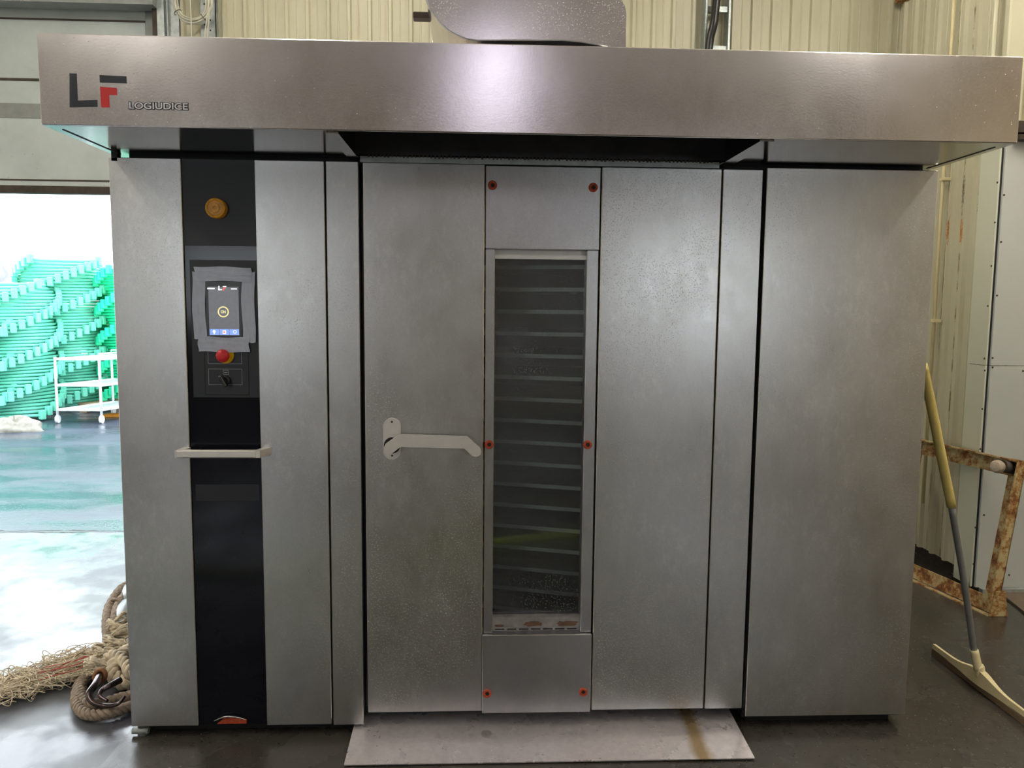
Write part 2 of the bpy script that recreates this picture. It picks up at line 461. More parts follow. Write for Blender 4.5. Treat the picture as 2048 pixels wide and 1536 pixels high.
def text_mesh(body, name, mat, parent, x0, x1, z0, z1, y, offset=0, depth=.0008, normal=-1):
    cu = bpy.data.curves.new(name+'_curve', 'FONT'); cu.body = body; cu.size = 1; cu.offset = offset; cu.extrude = .02
    to = bpy.data.objects.new('tmp', cu); sc.collection.objects.link(to)
    bpy.context.view_layer.update()
    dg = bpy.context.evaluated_depsgraph_get(); me0 = to.evaluated_get(dg).to_mesh()
    vs = [v.co.copy() for v in me0.vertices]; fs = [tuple(p.vertices) for p in me0.polygons]
    to.to_mesh_clear() if hasattr(to, 'to_mesh_clear') else None
    bpy.data.objects.remove(to)
    if not offset_bounds.get(body):
        offset_bounds[body] = (min(v.x for v in vs), max(v.x for v in vs), min(v.y for v in vs), max(v.y for v in vs))
    a, b, c, d = offset_bounds[body]
    mb = MB()
    mb.add([(x0+(v.x-a)/(b-a)*(x1-x0), y-(v.z+.02)/.04*depth, z0+(v.y-c)/(d-c)*(z1-z0)) for v in vs], fs)
    return mb.build(name, mat, parent)
offset_bounds = {}

# ------------------------------------------------------------ setting
YB = 2.62      # back wall plane
XS = 4.20      # side return
YF = 1.455     # front-facing right wall
# floor inside (with apron on the left: pale concrete, further lightened for mirrored sky glare)
struct(MB().box(-.03, 7, -9, YB+.02, -.1, 0).build('floor', 'floor'))
struct(MB().box(-4.6, -.03, -9, 2.725, -.1, 0).build('floor', 'glare_slab'))
mb = MB(); n_ = 90
vs = []
for i in range(n_+1):
    x = -4.6+4.6*i/n_; vs += [(x, 2.71-rnd.uniform(.0, .022), .0015), (x, 2.765+rnd.uniform(.0, .04), -.009)]
mb.add(vs, [(2*i, 2*i+2, 2*i+3, 2*i+1) for i in range(n_)]); o = mb.build('trim_12', 'black_gap'); struct(o)
struct(MB().box(-30, 20, YB+.02, 60, -.14, -.012).build('ground_outside', 'asphalt'))

def corrugated(mb, axis, u0, u1, phase, pitch, plane, z0, z1, sgn, h=.023):
    """ribbed sheet; axis 'x' runs along x at y=plane, 'y' runs along y at x=plane; sgn: side the ribs stand to"""
    pts = [(u0, 0)]
    k = math.ceil((u0-phase)/pitch)
    while phase+k*pitch+.04 < u1:
        a = phase+k*pitch
        if a > u0: pts += [(a, 0), (a+.007, h), (a+.026, h), (a+.033, 0), (a+.075, 0), (a+.078, .003), (a+.084, .003), (a+.087, 0)]
        k += 1
    pts.append((u1, 0)); P = []
    for z in (z0, z1):
        for (u, d) in pts:
            P.append((u, plane+sgn*d, z) if axis == 'x' else (plane+sgn*d, u, z))
    n = len(pts)
    mb.add(P, [(i, i+1, n+i+1, n+i) for i in range(n-1)])
    # backing so that the sheet has thickness
    if axis == 'x': mb.box(u0, u1, min(plane-sgn*.01, plane-sgn*.05), max(plane-sgn*.01, plane-sgn*.05), z0, z1)
    else: mb.box(min(plane-sgn*.01, plane-sgn*.05), max(plane-sgn*.01, plane-sgn*.05), u0, u1, z0, z1)
    return mb
x_rib = at(445, 50, Y=YB).x; pitch = (at(1500, 50, Y=YB).x-x_rib)/26
XD = at(322, 60, Y=YB).x       # door opening's right edge
mb = MB(); corrugated(mb, 'x', XD, XS+.02, x_rib, pitch, YB, 0, 5, -1)
struct(mb.build('wall_back', 'wall'))
mb = MB(); corrugated(mb, 'y', YF, YB, 1.575, pitch, XS, .09, 5, -1)
struct(mb.build('wall_side', 'wall_stained'))
struct(MB().box(XS+.06, XS+.10, YF, YB, 0, .12).build('trim_1', 'dark_iron'))
mb = MB(); corrugated(mb, 'x', XS, 7, XS+.09, .2, YF, 0, 5, -1)
struct(mb.build('wall_right', 'wall'))
# corner moulding above the boards
struct(MB().box(XS-.035, XS+.07, YF-.03, YF+.02, 2.6, 5, bev=.008).box(XS-.07, XS-.045, YF+.05, YF+.08, 2.6, 5, bev=.006).build('trim_2', 'wall'))
# boards on the right
b = struct(MB().box(XS-.010, 5.45, YF-.034, YF-.020, 0.03, 1.322).build('trim_9', 'frp'))
b2 = struct(MB().box(XS-.010, 5.45, YF-.034, YF-.020, 1.325, 2.56).build('trim_10', 'frp'))
b3 = struct(MB().box(XS-.030, XS-.018, YF-.018, YF+.145, 0.03, 1.322).box(XS-.030, XS-.018, YF-.018, YF+.145, 1.325, 2.62).build('trim_11', 'frp_lit'))
struct(MB().box(XS-.02, XS+.004, YF-.02, YF-.012, 0, 2.56).build('trim_3', 'black_gap'))
struct(MB().box(XS+.01, 5.45, YF-.07, YF-.036, 0, .03).build('baseboard_right', 'galv'))
struct(MB().box(XS+.02, 5.45, YF-.10, YF-.036, 2.56, 2.585).box(XS+.02, 5.45, YF-.085, YF-.036, 2.60, 2.66).build('trim_4', 'dark_iron'))
mb = MB()
for (x, y) in ((2008, 390), (2002, 484), (1985, 716), (1985, 735), (2046, 742), (1994, 591), (1984, 1135), (1968, 1030), (2018, 1150)):
    p = at(x, y, Y=YF-.034); mb.lathe([(.006, 0), (.005, .003), (0, .004)], p, (0, -1, 0), 8)
for (x, y) in ((1995, 365), (1990, 445), (1983, 532), (1976, 612), (1969, 717), (1970, 741), (1965, 818), (1961, 898), (1951, 1055), (1947, 1128)):
    p = at(x, y, X=XS-.03); mb.lathe([(.006, 0), (.005, .003), (0, .004)], p, (-1, 0, 0), 8)
o = mb.build('trim_5', 'dark_iron'); struct(o)

# left wall, front wall (behind the camera) with added windows, ceiling
struct(MB().box(-4.6, -4.5, -9, YB, 0, 5).build('wall_left', 'ceiling'))
struct(MB().box(6.9, 7, -9, YF, 0, 5).build('wall_far_right', 'wall_cream'))
struct(MB().box(-4.6, 7, -9, YB+.05, 4.6, 4.7).build('ceiling', 'ceiling'))
# front wall: unseen, its window openings put in to brighten the steel's reflections
mb = MB().box(-4.6, 7, -9.1, -9, 0, 1.4).box(-4.6, 7, -9.1, -9, 2.6, 5)
for (a_, b_) in ((-4.6, -3.2), (-1.6, 3.8), (5.4, 7)): mb.box(a_, b_, -9.1, -9, 1.4, 2.6)
struct(mb.build('wall_front', 'wall_dim'))

# sectional overhead door, raised part way, in the back wall on the left
DX0 = -4.5; DX1 = at(295, 60, Y=YB+.06).x
yd = YB+.06
def zz(x, y): return at(x, y, Y=yd).z
z_b = zz(100, 387); z_w = zz(100, 372); z_line = zz(100, 360); z_mid0 = zz(40, 236); z_mid1 = zz(40, 207); z_c = zz(40, 168); z_top = zz(100, 24)
door = struct(MB().box(DX0, DX1, yd, yd+.04, z_w, z_top+.30).build('door_1', 'door_white'))
mb = MB(); mb.box(DX0, DX1, yd-.006, yd, z_mid0, z_mid1)
mb.build('door_band', 'door_band', door)
mb = MB().box(DX0, DX1, yd-.005, yd, zz(200, 165), zz(200, 160)).box(DX0, DX1, yd-.004, yd, zz(100, 362), zz(100, 359))
mb.box(DX0, DX1-.01, yd-.008, yd, zz(200, 43), zz(200, 40)).box(DX1-.012, DX1-.008, yd-.004, yd, z_w, zz(200, 43))
mb.build('panel_joint', 'dark_iron', door)
MB().box(DX0, DX1+.05, yd-.01, yd+.05, z_b, z_w).build('bottom_seal', 'dark_iron', door)
struct(MB().box(DX0, XD-.002, YB-.12, YB-.001, z_top, z_top+.35).build('trim_6', 'door_band'))
struct(MB().box(DX0-.1, XD, YB+.0, YB+.05, z_top+.1, 5).build('wall_lintel', 'ceiling'))
struct(MB().box(DX1, XD-.002, YB+.03, YB+.12, 0, z_top+.1).build('trim_7', 'door_band'))
# vertical door track (galvanised) and perforated angle
mb = MB().box(XD, XD+.045, YB-.06, YB-.012, 0, 4.6).box(XD+.045, XD+.13, YB-.03, YB-.012, 0, 4.6).box(XD+.06, XD+.066, YB-.05, YB-.03, 0, 4.6)
tr = tag(mb.build('door_track', 'galv'), 'galvanised vertical door track beside the white sectional door', 'door track')
px0 = at(403, 50, Y=YB-.05).x; px1 = at(433, 50, Y=YB-.05).x
mb = MB().box(px0, px1, YB-.06, YB-.055, 0, 4.6).box(px1-.005, px1, YB-.06, YB-.012, 0, 4.6)
pr = tag(mb.build('perforated_rail', 'galv'), 'punched galvanised upright right of the coiled cable', 'rail')
mb = MB()
z = 3.2
while z < 4.2:
    for (dx_, dz_) in ((.025, 0), (.06, .03)): MB().cyl((px0+dx_, YB-.0612, z+dz_), (px0+dx_, YB-.058, z+dz_), .006, 8).build('hole', 'black_gap', pr)
    z += .065
MB().box(XD-.035, XD, YB-.05, YB+.02, 0, 4.6).build('trim_8', 'dark_iron')['kind'] = 'structure'
# cord hanging in front of the coil
q = at(382, 40, Y=YB-.16); tag(MB().cyl((q.x, q.y, 2.3), (q.x, q.y, 4.58), .004, 8).build('pull_cord', 'cable'), 'thin cream cord hanging straight in front of the cable coil', 'cord')

# coiled cable
c = at(386, 6, Y=YB-.10)
t = thing('coiled_cable', (c.x, c.y, c.z-.2), 'coil of pale grey cable hung on the upright beside the door track', 'cable')
mb = MB()
for k in range(8):
    R = .098+.0065*(k % 5)+rnd.uniform(-.002, .002); ph = rnd.uniform(0, 6)
    pts = [(c.x+R*math.cos(a)*1.0+.004*math.sin(2*a+ph), c.y-.03+.008*(k//2)+.003*math.sin(a*3+ph), c.z+R*1.12*math.sin(a)) for a in [2*math.pi*i/48 for i in range(48)]]
    mb.tube(pts, .0048, 8, closed=True)
for e in (0, .014):
    mb.tube(spline([(c.x+.105+e*.3, c.y-.02, c.z-.03), (c.x+.09+e, c.y-.02, c.z-.12), (c.x+.07+e, c.y, c.z-.22), (c.x+.065+e, c.y, c.z-.5)], 8), .0052, 8)
mb.build('cable', 'cable', t)
mb = MB()
for a in (.5, 2.4, 3.7, 5.4):
    p = Vector((c.x+.112*math.cos(a), c.y-.015, c.z+.125*math.sin(a))); d = Vector((math.cos(a), 0, math.sin(a)*1.12)).normalized()
    e1 = Vector((0, 1, 0)); pts = [p+d*.026*math.cos(b)+e1*.024*math.sin(b) for b in [2*math.pi*i/16 for i in range(16)]]
    MB().tube(pts, .0022, 6, closed=True).build('cable_tie', 'black_plastic', t)

# cable ladder with black hose
xa = at(1411, 50, Y=YB-.1).x; xb = at(1457, 50, Y=YB-.1).x; zr = [at(1430, 18, Y=YB-.1).z, at(1430, 97, Y=YB-.1).z]
dz = zr[0]-zr[1]
t = thing('cable_ladder', ((xa+xb)/2, YB-.09, 2.3), 'galvanised cable ladder on the ribbed wall right of the duct', 'cable ladder')
for x in (xa, xb): MB().box(x-.008, x+.008, YB-.12, YB-.02, 2.3, 4.58, bev=.002).build('side_rail', 'galv', t)
z = zr[1]-3*dz
while z < 4.5:
    r = MB().box(xa+.008, xb-.008, YB-.10, YB-.06, z-.018, z+.018).build('rung', 'galv', t); z += dz
p1 = at(1433, 0, Y=YB-.17); p2 = at(1418, 97, Y=YB-.15)
t2 = tag(MB().tube(spline([(p1.x+.06, p1.y, p1.z+.8), p1, (p1.x*.5+p2.x*.5+.004, p1.y, (p1.z+p2.z)/2), p2, (p2.x-.01, p2.y, p2.z-.5), (p2.x, p2.y, 2.3)], 8), .027, 12).build('black_hose', 'hose_black'), 'thick black hose running down in front of the cable ladder', 'hose')

# dark pipe in the corner
q = at(1828, 60, Y=YB-.08)
t = thing('corner_pipe', (q.x, q.y, 2.2), 'thin dark vertical pipe on the ribbed wall near its right corner', 'pipe')
MB().cyl((q.x, q.y, 2.2), (q.x, q.y, at(1828, 5, Y=YB-.08).z), .012, 14).build('pipe', 'dark_iron', t)
zz1 = at(1828, 3, Y=YB-.08).z
MB().cyl((q.x, q.y, zz1-.01), (q.x, q.y, zz1+.02), .024, 14).build('collar', 'black_plastic', t)
MB().box(q.x-.12, q.x, q.y-.02, q.y+.05, zz1+.0, zz1+.035, bev=.004).build('bracket', 'rusty', t)
# white conduit close to the oven
q = at(1882, 420, Y=2.0)
q.x = XS-.04; q = Vector((XS-.045, at(1882, 420, X=XS-.045).y, 0))
t = thing('white_conduit', (q.x, q.y, .4), 'thin white conduit running up the stained ribbed wall beside the oven', 'pipe')
MB().cyl((q.x, q.y, .4), (q.x, q.y, 4.5), .0095, 12).build('pipe', 'cream_plastic', t)
for y in (362, 642):
    z = at(1875, y, X=q.x).z; MB().box(q.x-.014, q.x+.03, q.y-.03, q.y+.014, z-.01, z+.01, bev=.002).build('clip', 'cream_plastic', t)

# ------------------------------------------------------------ ceiling lamps, all unseen: centre one casts the streak, the rest added fill
def lamp(x, y, L, label, z=4.3, hw=.11, mat='fill_warm'):
    t = thing('unseen_lamp', (x, y, z+.08), label, 'lamp', 'long ceiling lamps')
    MB().box(x-hw, x+hw, y-L/2, y+L/2, z, z+.08, bev=.01).build('housing', 'white_paint', t)
    MB().box(x-hw+.02, x+hw-.02, y-L/2+.02, y+L/2-.02, z-.06, z-.001, bev=.01).build('diffuser', mat, t)
    if z < 4.45:
        for k in (-1, 1): MB().cyl((x, y+k*L*.4, z+.08), (x, y+k*L*.4, 4.6), .006, 8).build('hanger', 'galv', t)
    return t
for (x, lb) in ((-1.3, 'added short hanging fill lamp left of the centre line behind the viewer'), (4.2, 'added short hanging fill lamp right of the centre line behind the viewer')):  # added fill lamps, brighten the oven front
    lamp(x, -3.3, 1.6, lb, 4.0, .11, 'fill_soft')
lamp(1.44, -6.9, 4.1, 'long hanging lamp on the centre line behind the viewer', 3.95, .12, 'tube')
for (x, y, lb) in ((-2.4, -1.0, 'added long fill lamp toward the left wall'),
               (4.5, -.9, 'added long fill lamp toward the right wall')):
    lamp(x, y, 3.0, lb)  # added fill for the overhead door and the right corner
lamp(.4, .6, 2.4, 'added fill lamp above the left end of the oven', mat='fill_soft')  # this and the next: added fill for the walls behind the oven
lamp(3.3, .3, 2.4, 'added fill lamp above the right end of the oven', mat='fill_soft')
portal('door_portal', ((DX0+.8)/2+.2, YB+.25, z_b/2), (math.radians(-90), 0, 0), 5.5, z_b)
portal('window_portal', (1, -9.05, 2.0), (math.radians(90), 0, 0), 8.6, 1.2)

# ------------------------------------------------------------ the oven
W = 2.972; ZT = 2.133
oven = thing('rack_oven', (W/2, .6, 0), 'large stainless steel rack oven with glazed door and wide canopy', 'oven')
# carcass: left and right blocks, lining round the baking chamber
mb = MB().box(.004, .862, .035, 1.25, .03, ZT-.012).box(2.335, W-.004, .035, 1.25, .03, ZT-.012)
mb.box(.862, 2.335, .075, 1.25, 2.03, ZT-.012).box(.862, 2.335, .075, 1.25, .045, .07).box(.862, 2.335, 1.2, 1.25, .07, 2.03)
mb.build('carcass', 'black_gap', oven)
mb = MB().box(.863, .98, .08, 1.19, .071, 2.029).box(2.2, 2.334, .08, 1.19, .071, 2.029).box(.98, 2.2, 1.17, 1.195, .071, 2.029).box(.98, 2.2, .08, 1.17, 2.0, 2.029).box(.98, 2.2, .08, 1.17, .071, .09)
mb.build('chamber_lining', 'steel_inner', oven)
for (x0, x1) in ((.03, .84), (2.36, 2.94)): MB().box(x0, x1, .06, 1.2, 0, .03).build('plinth', 'black_gap', oven)
mb = MB(); mb.cyl((-.005, .02, .018), (.055, .02, .018), .012, 12); mb.cyl((.03, .03, 0), (.03, .03, .03), .02, 12)
mb.build('foot', 'galv', oven)

# control cabinet: steel, black strip, steel, narrow steel
pnl = MB().box(0, .247, 0, .034, .045, ZT, bev=.002).build('front_panel', 'steel', oven)
MB().box(.502, .745, 0, .034, .043, ZT, bev=.002).build('front_panel', 'steel', oven)
MB().box(.751, .865, 0, .034, .04, ZT, bev=.002).build('front_panel', 'steel', oven)
MB().box(2.337, W, 0, .034, .05, ZT+.004, bev=.002).build('front_panel', 'steel', oven)
MB().box(2.176, 2.322, 0, .034, .084, ZT-.004, bev=.002).build('front_panel', 'steel', oven)
cp = MB().box(.249, .5, .006, .034, 1.834, ZT).build('control_panel', 'black_matt', oven)
MB().box(.249, .5, .008, .034, .045, 1.833).build('gloss_strip', 'black_gloss', cp)
MB().box(.265, .5, .0066, .008, 1.29, 1.783).build('control_plate', 'black_matt', cp)
MB().box(.262, .49, .0072, .008, .907, .968).build('reflection_band', 'black_matt', cp)  # paler band built in place of a faint reflection on the gloss
# control plate outline
mb = MB().box(.306, .309, .006, .0066, 1.30, 1.48).box(.462, .465, .006, .0066, 1.30, 1.48).box(.306, .465, .006, .0066, 1.298, 1.302)
mb.build('plate_groove', 'black_gap', cp)
def frame_rect(mb, x0, x1, z0, z1, y, tck=.0014):
    mb.box(x0, x1, y-.0006, y, z1-tck, z1).box(x0, x1, y-.0006, y, z0, z0+tck).box(x0, x0+tck, y-.0006, y, z0, z1).box(x1-tck, x1, y-.0006, y, z0, z1)
for z0_, z1_ in ((1.412, 1.475), (1.336, 1.394)):
    mb = MB(); frame_rect(mb, .320, .440, z0_, z1_, .0066); mb.build('printed_frame', 'line_grey', cp)
# amber button
k = MB().lathe([(.036, 0), (.036, .018), (.034, .026), (.026, .028), (.025, .026), (.017, .026), (.016, .029), (.006, .029), (.005, .027), (0, .027)], (.368, .006, 1.962), (0, -1, 0), 40).build('round_button', 'amber', cp)
k['label'] = 'worn amber round button'
# emergency stop
e = MB().lathe([(.030, 0), (.030, .003), (.027, .005), (0, .005)], (.383, .0066, 1.443), (0, -1, 0), 36).build('emergency_stop', 'yellow', cp)
MB().lathe([(.013, .004), (.013, .022), (.022, .026), (.0235, .034), (.021, .042), (.012, .047), (0, .048)], (.383, .0066, 1.443), (0, -1, 0), 36).build('stop_button', 'red', e)
# key switch
e = MB().lathe([(.017, 0), (.017, .012), (.013, .014), (0, .014)], (.382, .0066, 1.352), (0, -1, 0), 24).build('rotary_switch', 'black_plastic', cp)
MB().box(-.005, .005, -.035, -.008, -.022, .022, mat=Matrix.Translation((.382, 0, 1.352)) @ Matrix.Rotation(math.radians(-28), 4, 'Y'), bev=.002).build('switch_lever', 'black_plastic', e)
mb = MB(); frame_rect(mb, .372, .392, 1.372, 1.389, .0066); mb.box(.376, .388, .006, .0066, 1.379, 1.382); mb.build('switch_symbol', 'line_grey', cp)
# display with tape round it
dsp = MB().box(.318, .446, .001, .0066, 1.508, 1.708, bev=.001).build('display', 'screen_edge', cp)
MB().box(.330, .436, .0, .0012, 1.515, 1.688).build('screen', 'screen', dsp)
def ring(mb, cx, cz, r0, r1, y0, y1, n=40):
    vs = []
    for k in range(n):
        a = 2*math.pi*k/n
        for r in (r0, r1):
            for y in (y0, y1): vs.append((cx+r*math.cos(a), y, cz+r*math.sin(a)))
    fs = []
    for k in range(n):
        a = k*4; b = ((k+1) % n)*4
        fs += [(a, a+2, b+2, b), (a+1, b+1, b+3, a+3), (a, b, b+1, a+1), (a+2, a+3, b+3, b+2)]
    mb.add(vs, fs)
mb = MB(); ring(mb, .381, 1.599, .0155, .0195, -.0006, .0002); mb.build('screen_ring', 'ui_yellow', dsp)
text_mesh('ON', 'screen_lettering', 'ui_yellow', dsp, .3725, .3895, 1.594, 1.604, 0, offset=.02, depth=.0006)
xs = .331
for k in range(3):
    MB().box(xs+.0005+k*.035, xs+.0335+k*.035, -.0004, .0002, 1.5165, 1.537).build('screen_tile', 'ui_blue', dsp)
mb = MB(); ring(mb, .347, 1.529, .0, .005, -.0008, -.0004, 14); mb.box(.345, .349, -.0008, -.0004, 1.519, 1.5245); mb.build('screen_icon', 'ui_white', dsp)
MB().box(.377, .389, -.0008, -.0004, 1.520, 1.533).build('screen_icon', 'ui_white', dsp)
mb = MB(); ring(mb, .420, 1.528, .0045, .0065, -.0008, -.0004, 14); mb.build('screen_icon', 'ui_white', dsp)
MB().box(.379, .386, -.0011, -.0008, 1.524, 1.529).build('screen_icon', 'ui_red', dsp)
mb = MB().box(.327, .353, -.0006, .0002, 1.679, 1.684).box(.410, .431, -.0006, .0002, 1.679, 1.683)
mb.box(.366, .370, -.0006, .0002, 1.676, 1.691).box(.366, .379, -.0006, .0002, 1.676, 1.680).box(.382, .394, -.0006, .0002, 1.687, 1.691)
mb.build('screen_lettering', 'ui_white', dsp)
MB().prism([(.382, 1.6845), (.391, 1.6845), (.391, 1.681), (.386, 1.681), (.386, 1.674), (.382, 1.674)], 'xz', -.0006, .0002).build('screen_logo', 'ui_red', dsp)
def tape(x0, x1, z0, z1, y, seed, rot=0):
    r = random.Random(seed); nx, nz = 14, 24; vs = []; cx, cz = (x0+x1)/2, (z0+z1)/2; wx, wz = x1-x0, z1-z0
    ph = [r.uniform(0, 6) for _ in range(6)]
    long_z = wz > wx
    for i in range(nz+1):
        for j in range(nx+1):
            u = j/nx; v = i/nz
            a, b = (u, v) if long_z else (v, u)
            hgt = .0009*math.sin(a*9+ph[0]+b*2)+.0011*math.exp(-((a-.35-.1*math.sin(b*5+ph[1]))/.05)**2)+.0005*math.sin(b*23+a*6+ph[2])
            xx = (u-.5)*wx+(.0022*math.sin(v*7+ph[3]) if j in (0, nx) else 0); z_ = (v-.5)*wz+(.0018*math.sin(u*8+ph[4]) if i in (0, nz) else 0)
            X = cx+xx*math.cos(rot)-z_*math.sin(rot); Z = cz+xx*math.sin(rot)+z_*math.cos(rot)
            vs.append((X, y-abs(hgt), Z))
    n = len(vs); vs2 = vs+[(a, b+.0006, c_) for a, b, c_ in vs]; W_ = nx+1
    fs = [(i*W_+j, i*W_+j+1, (i+1)*W_+j+1, (i+1)*W_+j) for i in range(nz) for j in range(nx)]
    mb = MB().add(vs2, fs+[tuple(n+q for q in f) for f in fs], True)
    edge = [j for j in range(W_)]+[i*W_+nx for i in range(1, nz+1)]+[nz*W_+j for j in range(nx-1, -1, -1)]+[i*W_ for i in range(nz-1, 0, -1)]
    mb.add(vs2, [(edge[k], edge[(k+1) % len(edge)], edge[(k+1) % len(edge)]+n, edge[k]+n) for k in range(len(edge))])
    return mb.build('tape_strip', 'tape', cp)
tape(.274, .319, 1.502, 1.742, .0005, 1, .0)
tape(.447, .493, 1.49, 1.742, .0005, 2, -.01)
tape(.283, .484, 1.708, 1.758, -.0015, 3, -.01)
tape(.290, .470, 1.455, 1.509, -.0015, 4, -.012)
# bar handle on the control cabinet
mb = MB(); zc = 1.095; r = .0135
mb.box(.222, .505, -.068, -.048, zc-.014, zc+.014, bev=.004)
mb.build('bar_handle', 'steel_light', oven)
h = [o_ for o_ in sc.collection.objects if o_.name.startswith('bar_handle')][0]
for x in (.222, .505):
    MB().prism([(x-.012, -.066), (x+.012, -.066), (x+.034, 0), (x+.008, 0)] if x > .3 else [(x-.004, -.066), (x+.02, -.066), (x+.03, 0), (x+.004, 0)], 'xy', zc-.013, zc+.013).build('handle_bracket', 'steel_light', h)
# dent in the bottom of the black strip
mb = MB(); 
mb.tube(spline([(.305, .002, .062), (.345, -.003, .080), (.385, -.004, .080), (.425, .001, .066)], 8), [.001+.0028*math.sin(math.pi*i/24) for i in range(25)], 8)
d = mb.build('dented_edge', 'steel_dull', cp); d['label'] = 'bent bright edge at the foot of the black strip'
MB().prism([(.315, .050), (.425, .050), (.425, .064), (.38, .071), (.34, .069)], 'xz', .002, .008).build('rust_patch', 'rust_ring', cp)

# door
dr = MB().box(.882, 1.314, -.006, .06, .090, ZT-.002, bev=.003).build('door', 'steel', oven)
MB().box(1.734, 2.169, -.006, .06, .088, ZT-.004, bev=.003).build('door_panel', 'steel', dr)
MB().box(1.317, 1.730, -.002, .06, 1.834, ZT-.006, bev=.002).build('door_panel', 'steel_dull', dr)
MB().box(1.314, 1.728, -.018, .06, .088, .396, bev=.002).build('door_panel', 'steel_dull', dr)
mb = MB().box(1.318, 1.352, -.002, .06, .397, 1.833, bev=.002); mb.build('window_strip', 'steel_dull', dr)
MB().box(1.686, 1.728, -.002, .06, .397, 1.833, bev=.002).build('window_strip', 'steel_dull', dr)
fr = MB().box(1.352, 1.686, .022, .056, 1.800, 1.815).box(1.352, 1.686, .05, .056, 1.815, 1.834).build('window_frame', 'steel_light', dr)
MB().box(1.352, 1.686, .004, .056, .418, .456).box(1.352, 1.686, .02, .056, .397, .418).build('window_sill', 'sill_steel', dr)
for k in range(7): MB().box(1.362+k*.046, 1.362+k*.046+.036, .0185, .0202, .401, .405).build('drain_slot', 'black_gap', dr)
for (x0, x1, z0, z1) in ((1.474, 1.538, .420, .440), (1.600, 1.676, .419, .441), (1.358, 1.398, .419, .428)):
    n_ = 22; pl_ = []
    for k in range(n_):
        a = 2*math.pi*k/n_; q_ = 1+rnd.uniform(-.22, .16)
        pl_.append(((x0+x1)/2+(x1-x0)/2*q_*math.copysign(abs(math.cos(a))**.7, math.cos(a)), min(.4555, (z0+z1)/2+(z1-z0)/2*q_*math.copysign(abs(math.sin(a))**.7, math.sin(a)))))
    MB().prism(pl_, 'xz', .0034, .0041).build('rust_mark', 'rust_stain', dr)
gz = MB().box(1.352, 1.686, .036, .040, .456, 1.800).build('window_pane', 'glass', dr)
# plugs
for (x, z, y) in ((1.341, 2.058, -.002), (1.703, 2.056, -.002), (1.335, 1.12, -.002), (1.700, 1.12, -.002), (1.333, .168, -.018), (1.699, .169, -.018)):
    q = MB().lathe([(.0165, 0), (.0165, .004), (.014, .006), (.009, .006), (.008, .003), (0, .003)], (x, y, z), (0, -1, 0), 24).build('plug', 'rust_ring', dr)
    MB().lathe([(.007, .0028), (.006, .0045), (0, .0045)], (x+.001, y, z), (0, -1, 0), 12).build('plug_hole', 'black_gap', q)
# door lever
hx = .980
pl = [(hx+.032*math.cos(a), 1.187+.032*math.sin(a)) for a in [math.pi*i/14 for i in range(15)]]+[(hx+.032*math.cos(a), 1.097+.032*math.sin(a)) for a in [math.pi+math.pi*i/14 for i in range(15)]]
hp = MB().prism(pl, 'xz', -.012, -.006).build('handle_plate', 'steel_light', dr)
mb = MB(); ring(mb, .980, 1.118, .0, .030, -.0125, -.012, 32); mb.build('pivot_hole', 'black_gap', hp)
for z in (1.205, 1.08): MB().lathe([(.004, 0), (.003, .001), (0, .001)], (hx, -.012, z), (0, -1, 0), 12).build('plate_screw', 'dark_iron', hp)
# lever outline at y = -0.07 (stands off the door)
yl = -.072
P = lambda x, y: (lambda q: (q.x, q.z))(at(x, y, Y=yl))
outl = [P(799, 869), P(931, 873), P(938, 878), P(961, 898)]
cE = P(953, 904)
outl = [P(798, 869), P(934, 873), P(960, 896), P(963, 903), P(961, 910), P(953, 914), P(944, 912), P(929, 897), P(801, 894), P(784, 907), P(776, 908), P(769, 902), P(768, 894), P(771, 888)]
lv = MB().prism(outl, 'xz', yl, yl+.012).build('door_handle', 'steel_light', dr)
a1 = at(778, 897, Y=yl)
MB().cyl((a1.x+.004, yl+.012, a1.z), (hx, -.006, 1.118), .013, 20).build('handle_spindle', 'dark_iron', lv)

# seal above the door
mb = MB().box(.872, 2.16, .0, .019, ZT-.001, ZT+.020); mb.build('top_strip', 'galv', oven)
mb = MB()
for i in range(90):
    x = .90+i*.0138; mb.box(x, x+rnd.uniform(.004, .008), -.006, -.0005, ZT+.014+rnd.uniform(0, .004), ZT+.024+rnd.uniform(0, .008))
mb.build('seal_fringe', 'dark_iron', oven)['kind'] = 'stuff'

# canopy
HZ0, HZ1, HD = 2.148, 2.4095, .418
mb = MB()
mb.box(0, W, -HD, -HD+.012, HZ0, HZ1, bev=.003)              # front
mb.box(0, .01, -HD+.012, .9, HZ0+.002, HZ1-.001)              # sides
mb.box(W-.01, W, -HD+.012, .9, HZ0+.002, HZ1-.001)
mb.box(.01, W-.01, -HD+.012, .9, HZ1-.008, HZ1-.001)           # top
mb.box(.01, W-.01, .89, .9, HZ0+.002, HZ1-.008)
hood = mb.build('canopy', 'steel_hood', oven)
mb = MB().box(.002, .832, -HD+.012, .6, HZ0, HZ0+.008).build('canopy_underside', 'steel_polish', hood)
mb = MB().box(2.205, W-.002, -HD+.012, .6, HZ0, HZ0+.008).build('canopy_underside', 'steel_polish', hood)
MB().box(.832, 2.205, .02, .04, HZ0+.014, HZ1-.009).build('canopy_back', 'steel_inner', hood)
